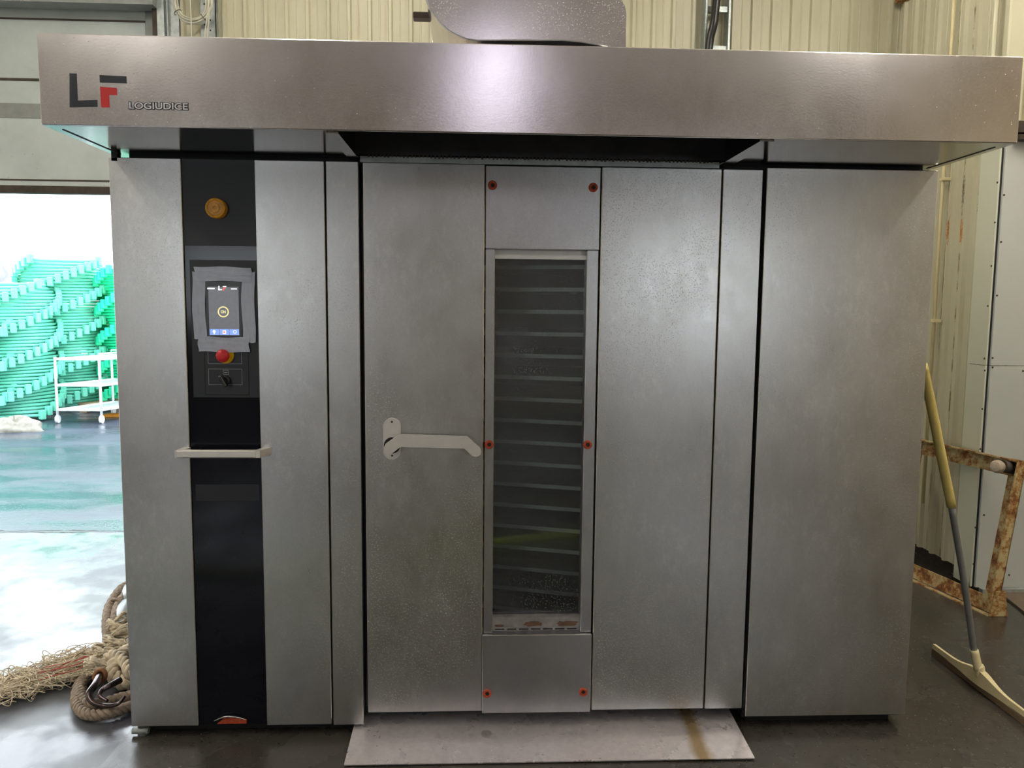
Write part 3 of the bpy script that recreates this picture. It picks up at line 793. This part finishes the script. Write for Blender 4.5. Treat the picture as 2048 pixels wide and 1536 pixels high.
# recess side plates with flanges running front to back
for (xa_, xb_, xc_) in ((.832, .868, .848), (2.160, 2.205, 2.186)):
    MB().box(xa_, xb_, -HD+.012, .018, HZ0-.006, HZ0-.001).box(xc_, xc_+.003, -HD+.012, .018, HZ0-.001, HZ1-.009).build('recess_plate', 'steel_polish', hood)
for x in (.03, W-.036): MB().box(x, x+.006, -HD+.06, .02, HZ0-.0015, HZ0).build('underside_seam', 'black_gap', hood)
MB().box(.01, .03, .0, .03, ZT-.012, HZ0).box(.05, W-.03, .05, .07, ZT-.013, HZ0).build('post_and_gap_shade', 'black_gap', oven)  # black post, plus a black strip painting the shade under the canopy
# logo on the canopy
yh = -HD-.0012
lg = MB().prism([(.086, 2.199), (.166, 2.202), (.166, 2.222), (.110, 2.219), (.110, 2.296), (.090, 2.296)], 'xz', yh, -HD+.001).build('logo_mark', 'logo_dark', hood)
MB().prism([(.176, 2.272), (.253, 2.271), (.253, 2.291), (.176, 2.293)], 'xz', yh, -HD+.001).build('logo_bar', 'logo_dark', lg)
MB().prism([(.176, 2.260), (.224, 2.257), (.224, 2.237), (.201, 2.237), (.201, 2.201), (.177, 2.201)], 'xz', yh, -HD+.001).build('logo_hook', 'logo_red', lg)
text_mesh('LOGIUDICE', 'lettering', 'logo_white', lg, .2585, .4285, 2.1985, 2.2175, -HD-.001, offset=.012, depth=.0012)
text_mesh('LOGIUDICE', 'lettering_outline', 'logo_dark', lg, .2585, .4285, 2.1985, 2.2175, -HD+.0002, offset=.09, depth=.001)

# ------------------------------------------------------------ exhaust duct on top
yq = -.33
Pd = lambda x, y: (lambda q: (q.x, q.z))(at(x, y, Y=yq))
curve = [(846, -60), (848, -20), (852, 0), (860, 18), (871, 34), (882, 48), (895, 60), (912, 70), (932, 78), (955, 81.5), (1000, 81), (1125, 81), (1160, 84), (1195, 90), (1215, 94), (1252, 94.5), (1252, 60), (1253, 28), (1250, 12), (1243, 0), (1228, -12), (1200, -30), (1150, -60)]
poly = [Pd(*p) for p in curve]
ed = thing('exhaust_duct', (at(1050, 80, Y=yq).x, 0, HZ1), 'rounded stainless steel exhaust housing standing on the oven canopy', 'exhaust duct')
MB().prism(poly, 'xz', yq, .12, smooth=False).build('housing', 'steel_hood', ed)
mb = MB()
rim = [(a, yq-.002, b) for a, b in poly[1:15]]
mb.tube(rim, .0025, 6)
mb.build('folded_rim', 'steel_dull', ed)
MB().tube([(a, .12, b) for a, b in poly[1:15]], .003, 6).build('folded_rim', 'steel_dull', ed)
xa, xb = at(950, 80, Y=yq).x, at(1240, 80, Y=yq).x
MB().box(xa+.02, xb, -.26, .06, HZ1-.0005, poly[10][1]+.002).build('collar', 'black_gap', ed)  # black block painting the shadow gap between duct and canopy
q = Pd(838, 4); MB().box(q[0]-.03, q[0]+.04, -.2, -.16, q[1]+.0, q[1]+.02, bev=.003).build('bracket', 'dark_iron', ed)

# ------------------------------------------------------------ rack trolley in the oven
rk = thing('rack_trolley', (1.60, .62, .09), 'tall tray trolley standing inside the oven behind the glass', 'trolley')
ang = math.radians(-17)
RM = Matrix.Translation((1.60, .62, 0)) @ Matrix.Rotation(ang, 4, 'Z')
for (sx, sy) in ((-1, -1), (1, -1), (1, 1), (-1, 1)):
    MB().box(sx*.33-.014, sx*.33+.014, sy*.28-.014, sy*.28+.014, .13, 1.93, mat=RM, bev=.002).build('post', 'tray', rk)
    MB().cyl(RM @ Vector((sx*.33, sy*.28-.01, .125)), RM @ Vector((sx*.33, sy*.28+.01, .125)), .034, 16).build('wheel', 'black_plastic', rk)
zt0 = at(1140, 534, Y=.30).z; zt1 = at(1140, 1104, Y=.30).z; n_ = 13; step = (zt0-zt1)/n_
for k in range(-1, 17):
    z = zt0-step*k
    if z < .17: break
    MB().box(-.31, .31, -.285, .285, z-.008, z+.008, mat=RM).build('tray', 'tray', rk)

# ------------------------------------------------------------ ramp plate in front of the door
rc = Vector((1.556, -.045, 0))
th = math.radians(5)
RMp = Matrix.Translation(rc+Vector((0, 0, .022))) @ Matrix.Rotation(th, 4, 'X')
mb = MB(); mb.box(-.73, .745, -.165, .165, -.002, .002, mat=RMp)
o = mb.build('ramp_plate', 'steel_ramp', None, org=rc)
tag(o, 'low stainless ramp plate on the floor before the glazed door, with a yellow stain', 'ramp')

# ------------------------------------------------------------ squeegee
t = thing('floor_squeegee', (3.46, .29, 0), 'cream floor squeegee with yellow grip leaning on the oven side', 'squeegee')
A = at(1957, 1340, X=3.455); B = at(1949, 1308, X=3.44); Cc = at(1903, 1013, X=3.25); D = at(1858, 790, X=3.085); E_ = at(1846, 730, X=3.03)
MB().tube(spline([B, at(1926, 1150, X=3.345), Cc], 8), .0135, 14).build('pole', 'pole_grey', t)
MB().tube(spline([Cc+(B-Cc)*.0, (Cc+D)/2, D, E_], 6), [.0185]*13+[.017]*6, 14).build('grip', 'grip', t)
MB().tube(spline([B+(Cc-B)*.03, A], 6), .018, 14).build('socket', 'cream_plastic', t)
def sq(y0, y1, h0, h1, dx):
    return
n = 24; vs = []; y_far, y_near = .62, -.05
for i in range(n+1):
    u = i/n; y = y_far+(y_near-y_far)*u; k = math.exp(-((u-.5)/.16)**2)
    zt = .055+.035*k; hw = .010+.014*k
    x = 3.462
    vs += [(x-hw, y, .030), (x+hw, y, .030), (x+hw*.6, y, zt), (x-hw*.6, y, zt)]
fs = []
for i in range(n):
    a = i*4; b = a+4
    for k in range(4): fs.append((a+k, a+(k+1) % 4, b+(k+1) % 4, b+k))
fs += [(0, 1, 2, 3), (n*4, n*4+1, n*4+2, n*4+3)]
MB().add(vs, fs).build('squeegee_head', 'cream_plastic', t)
for x in (3.452, 3.466): MB().box(x, x+.006, y_near, y_far, 0.001, .034).build('rubber_blade', 'rubber', t)
MB().tube(spline([A+(B-A)*.1, (3.458, .285, .10), (3.462, .28, .06)], 6), [.018]*3+[.02]*10, 14).build('neck', 'cream_plastic', t)

# ------------------------------------------------------------ rusty frame against the wall
t = thing('rusty_frame', (4.0, 1.5, 0), 'rusty cream angle iron frame with a wheel leaning on the wall', 'frame')
Bc = Vector((4.085, 1.125, 0.02)); dirh = Vector((-.20, .98, 0)).normalized(); Tc = at(2040, 936, Y=1.16); Tc = Vector((4.17, Tc.y, at(2040, 930, X=4.2).z))
Bc = at(1982, 1212, Y=1.13); Tc = at(2036, 938, Y=1.17)
upv = (Tc-Bc).normalized()
nrm = dirh.cross(upv).normalized()
if nrm.x > 0: nrm = -nrm
def angle_bar(p, q, inward, name):
    """L section: a plate in the frame's plane and a flange standing off it"""
    d = (q-p).normalized(); w_ = .092; tk = .008
    mb = MB()
    for (a0, a1, b0, b1) in ((-w_/2, w_/2, 0, tk), (w_/2-tk if False else -w_/2, -w_/2+tk, 0, .06)):
        vs = []
        for pt in (p, q):
            for (a, b) in ((a0, b0), (a1, b0), (a1, b1), (a0, b1)): vs.append(pt+inward*a+nrm*b)
        mb.add(vs, [(0, 1, 2, 3), (7, 6, 5, 4), (0, 4, 5, 1), (1, 5, 6, 2), (2, 6, 7, 3), (3, 7, 4, 0)])
    return mb.build(name, 'rusty', t)
L = .95
Bl = Bc+dirh*.72; Tl = Tc+dirh*.72
angle_bar(Bc-upv*.02, Tc+upv*.05, dirh, 'frame_bar')
angle_bar(Bl-upv*.02, Tl+upv*.05, -dirh, 'frame_bar')
angle_bar(Bc-dirh*.045, Bl, upv, 'frame_bar')
angle_bar(Tc-dirh*.045, Tl, -upv, 'frame_bar')
c0 = Tc+nrm*.01+dirh*.02
wa = c0+nrm*.075
k = MB().cyl(c0, wa, .033, 18).build('caster_housing', 'dark_iron', t)
MB().lathe([(.034, 0), (.036, .01), (.034, .03), (.026, .042), (.010, .046), (0, .046)], wa+dirh*.01+Vector((-.01, 0, -.005)), nrm+Vector((0, -.35, 0)), 22).build('wheel', 'wheel', t)
MB().prism([(Bc.x-.05, .002), (Bc.x+.05, .002), (Bc.x+.03, .14), (Bc.x-.02, .14)], 'xz', Bc.y-.065, Bc.y-.057).build('foot_plate', 'rusty', t)
# board on the floor
p = at(2005, 1186, Z=0)
q = [at(1998, 1187, Z=0), at(2060, 1237, Z=0), at(2200, 1237, Z=0), at(2200, 1184, Z=0)]
o = MB().prism([(v.x, v.y) for v in q], 'xy', 0.001, .012).build('floor_board', 'board', None)
tag(o, 'flat dusty grey brown board lying on the floor below the wall sheets', 'board')

# ------------------------------------------------------------ rope pile left of the oven
def laid_rope(mb, path, r, pitch_=.05, sub=10, strands=3):
    P_ = spline(path, sub)
    # resample evenly
    L_ = [0]
    for i in range(1, len(P_)): L_.append(L_[-1]+(P_[i]-P_[i-1]).length)
    tot = L_[-1]; n_ = max(8, int(tot/(pitch_/7))); Q = []; j = 0
    for i in range(n_+1):
        s_ = tot*i/n_
        while j < len(L_)-2 and L_[j+1] < s_: j += 1
        f_ = (s_-L_[j])/max(1e-9, L_[j+1]-L_[j]); Q.append(P_[j].lerp(P_[j+1], f_))
    prev = None; fr_ = []
    for i in range(len(Q)):
        tt = (Q[min(i+1, n_)]-Q[max(i-1, 0)]).normalized()
        if prev is None: prev = (Vector((0, 0, 1))-tt*tt.z).normalized() if abs(tt.z) < .9 else Vector((1, 0, 0))
        prev = (prev-tt*prev.dot(tt)).normalized(); fr_.append((prev.copy(), tt.cross(prev)))
    for k in range(strands):
        pts = []
        for i, c_ in enumerate(Q):
            a = 2*math.pi*(tot*i/n_/pitch_+k/strands); e1, e2 = fr_[i]
            pts.append(c_+(e1*math.cos(a)+e2*math.sin(a))*r*.62)
        mb.tube(pts, r*.50, 7)
def G(x, y, z=0.02): return at(x, y, Z=z)
mb = MB()
laid_rope(mb, [G(300, 1385, .04), G(250, 1395, .03), G(215, 1405, .03), G(175, 1410, .03), G(160, 1385, .03), G(170, 1355, .03), G(205, 1345, .05), G(260, 1340, .06), G(300, 1345, .05)], .024, .075)
laid_rope(mb, [G(300, 1408, .03), G(262, 1412, .03), G(215, 1428, .03), G(172, 1428, .03), G(153, 1405, .03), G(158, 1372, .03), G(176, 1352, .05)], .021, .07)
tag(mb.build('thick_rope', 'rope'), 'weathered thick rope looped on the wet floor below the hook', 'rope')
mb = MB()
laid_rope(mb, [G(300, 1160, .05), G(250, 1172, .04), G(228, 1195, .04), G(215, 1225, .04), G(214, 1262, .04), G(222, 1300, .04)], .022, .07)
laid_rope(mb, [G(310, 1172, .05), G(258, 1185, .04), G(238, 1207, .04), G(229, 1235, .04), G(228, 1265, .04), G(236, 1302, .04)], .022, .07)
d_ = tag(mb.build('doubled_rope', 'rope'), 'doubled twisted rope curving up toward the doorway behind the oven', 'rope')
q = G(225, 1208, .045); mb = MB()
pts = [q+Vector((.036*math.cos(a), .012*math.sin(a), .026*math.sin(a+.4)-.005)) for a in [2*math.pi*i/20 for i in range(20)]]
mb.tube(pts, .009, 8, closed=True); mb.build('whipping', 'rope', d_)
# frayed mass
def strand(mb, a, b, wob, r, n_=14):
    pts = []; ph = [rnd.uniform(0, 6) for _ in range(6)]; f_ = [rnd.uniform(2, 7) for _ in range(3)]
    for i in range(n_+1):
        u = i/n_; p_ = a.lerp(b, u); s_ = math.sin(math.pi*min(1, u*1.1))
        p_ = p_+Vector((math.sin(f_[0]*u+ph[0])-math.sin(ph[0]), math.sin(f_[1]*u+ph[1])-math.sin(ph[1]), .6*abs(math.sin(f_[2]*u+ph[2]))))*wob*s_
        p_.z = max(.004, p_.z); pts.append(p_)
    mb.tube(pts, r, 5)
mb = MB()
left = [G(-20, 1395, .01), G(-25, 1380, .01), G(10, 1372, .01), G(40, 1385, .02)]
for k in range(620):
    u = rnd.random()
    b = G(rnd.uniform(150, 245), rnd.uniform(1290, 1350), rnd.uniform(.01, .09))
    a = G(rnd.uniform(-30, 160), 0, 0) if False else None
    x = rnd.uniform(-30, 175); yc = 1392-(x+30)*.33
    a = G(x, yc+rnd.uniform(-12, 14), rnd.uniform(.004, .03))
    if k % 4: b = a+Vector((rnd.uniform(-.02, .13), rnd.uniform(-.05, .06), 0)); b.z = rnd.uniform(.004, .06)
    strand(mb, a, b, .05 if k % 4 else .02, rnd.uniform(.0010, .0026), 20)
frd = mb.build('frayed_rope_end', 'rope_pale')
tag(frd, 'long frayed tan rope end spreading left over the floor', 'rope')
mb = MB()
for k in range(4):
    strand(mb, G(-20+rnd.uniform(0, 60), 1378+rnd.uniform(-4, 6), .015), G(rnd.uniform(150, 195), 1312, .09), .03, .0022)
mb.build('red_fibre', 'rope_red', frd)
# tangled mass near the oven
mb = MB()
cen = [(G(240, 1310, .04), .10), (G(225, 1335, .05), .08), (G(262, 1290, .06), .10), (G(250, 1262, .03), .07), (G(205, 1345, .04), .06)]
for (c_, R_) in cen:
    for k in range(60):
        a0 = rnd.uniform(0, 6.28); e = rnd.uniform(.4, 1.1); tilt = rnd.uniform(-.8, .8); pts = []
        for i in range(16):
            a = a0+e*4*i/15
            pts.append(c_+Vector((R_*math.cos(a)*rnd.uniform(.85, 1.1), R_*1.2*math.sin(a)*rnd.uniform(.85, 1.1), max(-.03, .03*math.sin(a*1.7+tilt)+.03+tilt*.03))))
        mb.tube(spline(pts, 2), rnd.uniform(.002, .0065), 5)
tag(mb.build('tangled_rope', 'rope_pale'), 'knotted tan rope tangle heaped against the oven foot', 'rope')
mb = MB()
laid_rope(mb, [G(300, 1300, .06), G(262, 1300, .10), G(236, 1318, .11), G(225, 1345, .08), G(245, 1365, .05), G(280, 1360, .05)], .03, .09)
laid_rope(mb, [G(205, 1335, .07), G(222, 1310, .12), G(250, 1325, .12), G(262, 1350, .09), G(300, 1345, .08)], .022, .08)
tag(mb.build('knotted_rope', 'rope_pale'), 'short pale rope knot lying on top of the tangle', 'rope')
# hooks
def hook(pts, r0, r1, label):
    S = spline(pts, 8); n_ = len(S); mb = MB()
    mb.tube(S, [r0+(r1-r0)*abs(i/(n_-1)) for i in range(n_)], 12)
    o_ = mb.build('iron_hook', 'hook'); tag(o_, label, 'hook', None); return o_
h1 = hook([G(200, 1352, .10), G(190, 1370, .10), G(178, 1388, .09), G(186, 1405, .07), G(210, 1412, .06), G(235, 1408, .07), G(250, 1392, .09)], .017, .006, 'shiny wet dark iron hook lying open inside the rope loop')
q = G(200, 1352, .10); pts = [q+Vector((.022*math.cos(a), .010*math.sin(a), .022*math.sin(a))) for a in [2*math.pi*i/16 for i in range(16)]]
MB().tube(pts, .009, 8, closed=True).build('hook_eye', 'hook_rust', h1)
h2 = hook([G(240, 1360, .12), G(222, 1370, .12), G(205, 1380, .11), G(200, 1392, .10), G(215, 1402, .09)], .014, .006, 'smaller dark iron hook resting across the larger hook')
for (x, y, dx_, lb) in ((241, 1222, .0, 'grey elongated float nearest the rope tangle'), (252, 1183, .0, 'grey elongated float under the doubled rope, farther one')):
    p_ = G(x+6, y, .04)
    o_ = MB().lathe([(.0, -.15), (.014, -.145), (.028, -.10), (.036, -.03), (.036, .03), (.028, .10), (.014, .145), (0, .15)], p_, (.30, -.95, 0), 20).build('rope_float', 'float')
    for pl_ in o_.data.polygons: pl_.use_smooth = True
    tag(o_, lb, 'float', 'grey floats')

# ------------------------------------------------------------ outside: stacks of green frames
def rack_frame(name, mat, R=.62, label=''):
    mb = MB(); cs = [Vector((R*math.cos(a), R*math.sin(a), 0)) for a in [math.pi/4+math.pi/2*i for i in range(4)]]
    for i, c_ in enumerate(cs):
        mm = Matrix.Translation(c_) @ Matrix.Rotation(math.pi/4+math.pi/2*i, 4, 'Z')
        mb.box(-.038, .038, -.036, .036, -.035, .100, mat=mm, bev=.008)
        d_ = cs[(i+1) % 4]
        mb.tube([c_+Vector((0, 0, .022)), d_+Vector((0, 0, .022))], .0215, 8)
    for k in (-.35, 0, .35):
        a = cs[0].lerp(cs[1], .5+k); b_ = cs[3].lerp(cs[2], .5+k)
        mb.tube([a+Vector((0, 0, .022)), b_+Vector((0, 0, .022))], .014, 6)
    o_ = mb.build(name, mat); return o_
def stack(px, cyY, z_top_, mat, layers_z, phase, label, group, R=.62, z0=.05):
    cx = at(px, 700, Y=cyY).x
    src = None; z = z0; k = 0
    while z < z_top_:
        if src is None: o_ = src = rack_frame('stacking_frame', mat, R)
        else: o_ = src.copy(); sc.collection.objects.link(o_)
        o_.location = (cx, cyY, z); o_.rotation_euler.z = phase+math.radians(9.3)*k
        tag(o_, label, 'stacking frame', group)
        z += layers_z; k += 1
stack(22, 8.45, at(60, 572, Y=8.2).z, 'green', .0465, .3, 'sea green stacking frame in the twisted stack left of the white cart', 'frames of the stack left of the cart')
stack(132, 9.35, at(110, 522, Y=9.0).z, 'green', .0465, .8, 'sea green stacking frame in the twisted stack behind the white cart', 'frames of the stack behind the cart')
stack(-75, 8.0, at(5, 640, Y=8.0).z, 'green', .0465, 1.2, 'sea green stacking frame in the stack at the picture edge', 'frames of the leftmost stack')
stack(285, 9.6, at(230, 545, Y=9.4).z, 'green_bright', .0465, .1, 'bright green stacking frame in the stack half hidden by the oven', 'frames of the bright green stack', z0=.2)
# pallet under it
q = at(215, 822, Z=0); 
pt = thing('wooden_pallet', (q.x+.5, q.y+.4, 0), 'pale wooden pallet under the bright green stack', 'pallet')
for k in range(5): MB().box(q.x-.35, q.x+.95, 9.0+k*.25, 9.0+k*.25+.14, .12, .145).build('deck_board', 'wood_pale', pt)
for k in range(3): MB().box(q.x-.33+k*.58, q.x-.23+k*.58, 9.0, 10.14, .0, .12).build('bearer', 'wood_pale', pt)
q1 = at(206, 830, Z=0.02)
tag(MB().box(q1.x, q1.x+1.2, q1.y, q1.y+.16, -.012, .03, bev=.004).build('orange_plank', 'wood_orange'), 'orange plank lying on the asphalt behind the white cart', 'plank')

# white cart
A0 = at(116, 846, Z=-.01); 
cx0, cy0 = A0.x, A0.y
ct = thing('utility_cart', (cx0+.45, cy0+.3, -.012), 'white metal three shelf utility cart on the wet asphalt', 'cart')
CM = Matrix.Translation((cx0, cy0, 0)) @ Matrix.Rotation(math.radians(-6), 4, 'Z')
fw_ = .60; dp = .95
# short side faces the viewer, long side runs back to the right
CM = Matrix.Translation((cx0, cy0, 0))
ex = Vector((.60, -.02, 0)); ey = Vector((.33, .92, 0))
def cp_(a, b, z): return Vector((cx0, cy0, 0))+ex*a+ey*b+Vector((0, 0, z))
legs = [(0, 0), (1, 0), (1, 1), (0, 1)]
for (a, b) in legs:
    MB().tube([cp_(a, b, .09), cp_(a, b, .90)], .017, 10).build('leg', 'white_paint', ct)
    w_ = cp_(a, b, .045)
    MB().cyl(w_+Vector((-.015, 0, 0)), w_+Vector((.015, 0, 0)), .055, 18).build('caster', 'white_paint', ct)
for z in (.16, .50, .86):
    mb = MB(); vs = []
    for zq in (z, z+.006): vs += [cp_(a, b, zq) for a, b in legs]
    mb.add(vs, [(0, 1, 2, 3), (7, 6, 5, 4), (0, 4, 5, 1), (1, 5, 6, 2), (2, 6, 7, 3), (3, 7, 4, 0)])
    for i in range(4): mb.tube([cp_(*legs[i], z+.012), cp_(*legs[(i+1) % 4], z+.012)], .017, 8)
    mb.build('shelf', 'white_paint', ct)
mb = MB(); 
mb.tube([cp_(0, 1, .9), cp_(0, 1, .95), cp_(1, 1, .95), cp_(1, 0, .95), cp_(1, 0, .9)], .01, 8); mb.build('guard_rail', 'white_paint', ct)
# heap at the foot of the left stack
def blob(c_, rx, ry, rz, seed, n1=28, n2=14):
    r_ = random.Random(seed); ph = [r_.uniform(0, 6) for _ in range(8)]; vs = []; fs = []
    for j in range(n2+1):
        th_ = math.pi/2*j/n2
        for i in range(n1):
            a = 2*math.pi*i/n1; k = 1+.12*math.sin(3*a+ph[0])+.08*math.sin(7*a+ph[1]+th_*3)+.06*math.sin(9*th_+ph[2]+2*a)
            vs.append((c_.x+rx*k*math.cos(a)*math.cos(th_), c_.y+ry*k*math.sin(a)*math.cos(th_), c_.z+rz*math.sin(th_)*k))
    for j in range(n2):
        for i in range(n1): fs.append((j*n1+i, j*n1+(i+1) % n1, (j+1)*n1+(i+1) % n1, (j+1)*n1+i))
    return MB().add(vs, fs, True)
q = at(20, 862, Z=0); 
tag(blob(Vector((q.x, q.y+.1, -.012)), .32, .2, .17, 3).build('sacking_heap', 'heap'), 'crumpled pale sacking heap on the asphalt at the foot of the left stack', 'sacking')
q = at(10, 560, Y=14)
tag(blob(Vector((q.x-.8, 14.5, -.012)), 1.9, 1.6, 2.35, 5).build('covered_mound', 'mound'), 'tall pale speckled mound standing behind the green stacks', 'mound')

# hose on the floor in front of the oven
pts = spline([(-3.5, -1.5, .022), (-1.5, -1.7, .022), (0, -1.82, .022), (.7, -1.76, .022), (1.2, -2.2, .022), (2.4, -2.6, .022)], 12)
tag(MB().tube(pts, .022, 8).build('garden_hose', 'green_hose'), 'yellow green hose across the floor, seen reflected low in the steel', 'hose')
